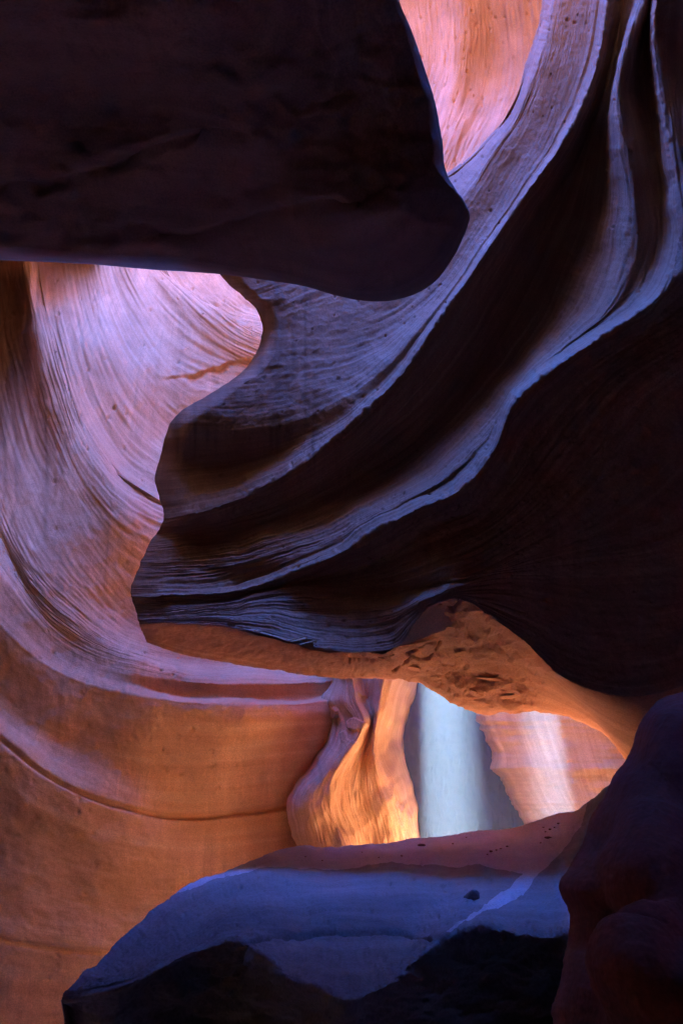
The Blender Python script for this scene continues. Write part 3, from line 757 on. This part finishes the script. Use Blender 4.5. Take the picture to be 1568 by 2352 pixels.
def build_ledge():
    S, vi = loft(LEDGE, 700, 420)
    W = unproject(S[..., 0], S[..., 1], S[..., 2])
    px, py = S[..., 0], S[..., 1]
    vv = vi[:, None]+0*px
    d = strata(W, 0.012, seed=71, stretch=16, fine=1.6) + 0.012*fbm(px/60, py/40, 0, 4, 72) + 0.002*fbm(px/7, py/7, 0, 2, 73)
    ck = smooth_line([(560,2170),(590,2162),(640,2152),(700,2146),(780,2143),(850,2141),(910,2143),(950,2152),(988,2164)], 50)
    g = poly_dist(px, py, ck)+1.2*noise3(px/14, py/14, seed=5)
    d += -0.05*np.exp(-(g/3.0)**2)
    ck = np.array([(568,2168),(562,2185),(566,2210),(563,2240),(566,2300),(563,2420)])
    d += -0.02*np.exp(-(poly_dist(px, py, ck)/7)**2)
    under = np.clip((vv-4.1)/0.5, 0, 1)
    d += under*0.035*fbm(px/90, py/50, 0, 3, 74)
    # broken lip on the right
    d += 0.012*np.clip(1-np.abs(vv-4.2)/0.8, 0, 1)*fbm(px/16, py/12, 0, 3, 75)*np.clip((px-820)/40, 0, 1)
    d += pits(px, py, 120, 76, (2, 5), (0.006, 0.014), (150, 1320, 1980, 2160))
    W = W + normals(W)*d[..., None]
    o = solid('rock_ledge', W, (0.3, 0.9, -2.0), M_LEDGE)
    tag(o, 'broad blue grey rock ledge with an undercut dark front, across the foreground', 'rock ledge')
    # sand lying on it: a skin that thins out to nothing at its edge
    sandA = np.array([(400,2048),(520,2016),(610,1988),(700,1997),(750,1999),(830,1987),(900,1978),(1000,1990),(1100,1992),(1200,2010),(1160,2050),(1100,2088),(1040,2130),(1010,2152),(1035,2146),(1060,2130),(1130,2092),(1200,2050),(1260,1990),(1300,1945),(1330,1900),(1360,1800),(1200,1860),(640,1900)])
    dist = poly_dist(px, py, np.vstack([sandA, sandA[:1]]))
    sd = np.where(inside(px, py, sandA), dist, -dist) + 4*fbm(px/80, py/30, 0, 2, 79)
    up = np.clip(sd/30, -0.4, 1)*0.014
    W2 = W + np.array([0, 0, 1.0])*up[..., None]
    keep = (sd > -8)
    keep[vv > 4.25] = False
    nv, nu = keep.shape
    idx = np.arange(nv*nu).reshape(nv, nu)
    kq = keep[:-1, :-1] & keep[1:, :-1] & keep[:-1, 1:] & keep[1:, 1:]
    q = np.stack([idx[:-1, :-1], idx[:-1, 1:], idx[1:, 1:], idx[1:, :-1]], -1)[kq]
    used, inv = np.unique(q, return_inverse=True)
    Wu = W2.reshape(-1, 3)[used]
    sand = link('sand_drift', mesh_from('sand_drift', Wu, inv.reshape(-1, 4), [], M_SAND), o)
    tag(sand, 'smooth mauve drift of sand lying along the top of the ledge')
    return W, px, py
LW, LPX, LPY = build_ledge()

# ------------------------------------------------------------------ near boulder, lower right
def build_near_boulder():
    rim = spline([(1750,1560,2.6),(1640,1575,2.5),(1568,1590,2.4),(1530,1600,2.38),(1500,1625,2.35),(1475,1660,2.3),(1440,1720,2.25),(1415,1760,2.2),(1390,1810,2.15),(1340,1890,2.05),(1310,1940,2.0),(1298,2010,1.95),(1296,2090,1.9),(1300,2150,1.88),(1298,2200,1.85),(1290,2260,1.82),(1280,2352,1.8),(1275,2500,1.8),(1270,2700,1.8)], 200)
    axp = np.array([1900.0, 2250.0])
    T = []
    for s, dy in ((1.0, 0.0), (0.985, -0.06), (0.95, -0.16), (0.88, -0.28), (0.75, -0.42), (0.55, -0.5), (0.3, -0.5)):
        c = rim.copy()
        c[:, :2] = axp+(rim[:, :2]-axp)*s
        c[:, 2] += dy
        T.append(c[::2])
    S, vi = loft(T, 420, 320)
    px, py = S[..., 0], S[..., 1]
    bulge = 0.07*np.exp(-((px-1490)/95)**2-((py-1960)/120)**2) + 0.09*np.exp(-((px-1480)/105)**2-((py-2220)/120)**2) - 0.045*np.exp(-((px-1450)/70)**2-((py-2085)/35)**2) - 0.05*np.exp(-(((px-1368)/26)**2)-((py-2190)/170)**2) + 0.06*np.exp(-((px-1540)/60)**2-((py-1720)/80)**2)
    W = unproject(px, py, S[..., 2])
    d = bulge + 0.02*fbm(px/130, py/110, 0, 2, 82) + 0.0016*fbm(px/14, py/12, 0, 4, 83) + strata(W, 0.006, seed=84, stretch=8, fine=1.4)
    W = W + normals(W)*d[..., None]
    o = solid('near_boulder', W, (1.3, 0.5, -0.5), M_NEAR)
    tag(o, 'rounded near black rock bulging in from the lower right corner, close to the camera', 'boulder')
build_near_boulder()

# ------------------------------------------------------------------ stones on the sand
def surface_at(x, y):
    k = np.argmin((LPX-x)**2+(LPY-y)**2)
    return LW.reshape(-1, 3)[k]

def build_stones():
    o = link('stone', stone_mesh('stone', 3, M_LEDGE))
    p = surface_at(1086, 2068)
    o.location = Vector(p)+Vector((0, 0, 0.015)); o.scale = (0.055, 0.04, 0.05); o.rotation_euler = (0.1, 0.15, 0.5)
    tag(o, 'angular grey stone lying alone on the slope of the ledge', 'stone')
    meshes = [stone_mesh('pebble', s, M_DARK) for s in (5, 6, 7)]
    spots = [(968,1947,9),(1040,1943,4),(870,1975,3),(922,1973,5),(1128,1966,6),(1140,1963,4),(1150,1961,4),(1118,1970,3),(1165,1953,4),(1258,1932,8),(1240,1938,3),(1262,1910,5),(1272,1903,4),(1252,1916,3),(1282,1898,4),(1246,1905,3),(700,1978,3),(740,1986,3),(830,1965,3),(1070,1930,3)]
    for i, (x, y, r) in enumerate(spots):
        b = link('pebble', meshes[i % 3])
        p = surface_at(x, y)
        k = r*p[1]/1679.0*0.62
        b.location = Vector(p)+Vector((0, 0, 0.018+k*0.2)); b.scale = (k*1.3, k, k); b.rotation_euler = (0, 0, i*1.7)
        tag(b, 'small dark pebble scattered on the mauve sand of the ledge', 'pebble', 'pebbles on the ledge sand')
build_stones()

# ------------------------------------------------------------------ dusty air in the far chamber, lit where the sun falls in
def build_dust():
    lo, hi = (0.55, 7.0, 0.02), (2.95, 11.8, 4.2)
    V = [(x, y, z) for x in (lo[0], hi[0]) for y in (lo[1], hi[1]) for z in (lo[2], hi[2])]
    Q = [(0, 1, 3, 2), (4, 6, 7, 5), (0, 4, 5, 1), (2, 3, 7, 6), (0, 2, 6, 4), (1, 5, 7, 3)]
    m = bpy.data.materials.new('dust'); m.use_nodes = True
    nt = m.node_tree
    nt.nodes.remove(nt.nodes['Principled BSDF'])
    pv = nt.nodes.new('ShaderNodeVolumePrincipled')
    pv.inputs['Color'].default_value = (0.34, 0.58, 1.0, 1)
    pv.inputs['Density'].default_value = 0.033
    pv.inputs['Anisotropy'].default_value = 0.2
    nt.links.new(pv.outputs[0], nt.nodes['Material Output'].inputs['Volume'])
    me = bpy.data.meshes.new('dust_haze'); me.from_pydata(V, [], Q); me.materials.append(m)
    o = link('dust_haze', me)
    tag(o, 'pale dust hanging in the air of the far chamber, glowing in two light shafts', 'dust', kind='stuff')
build_dust()
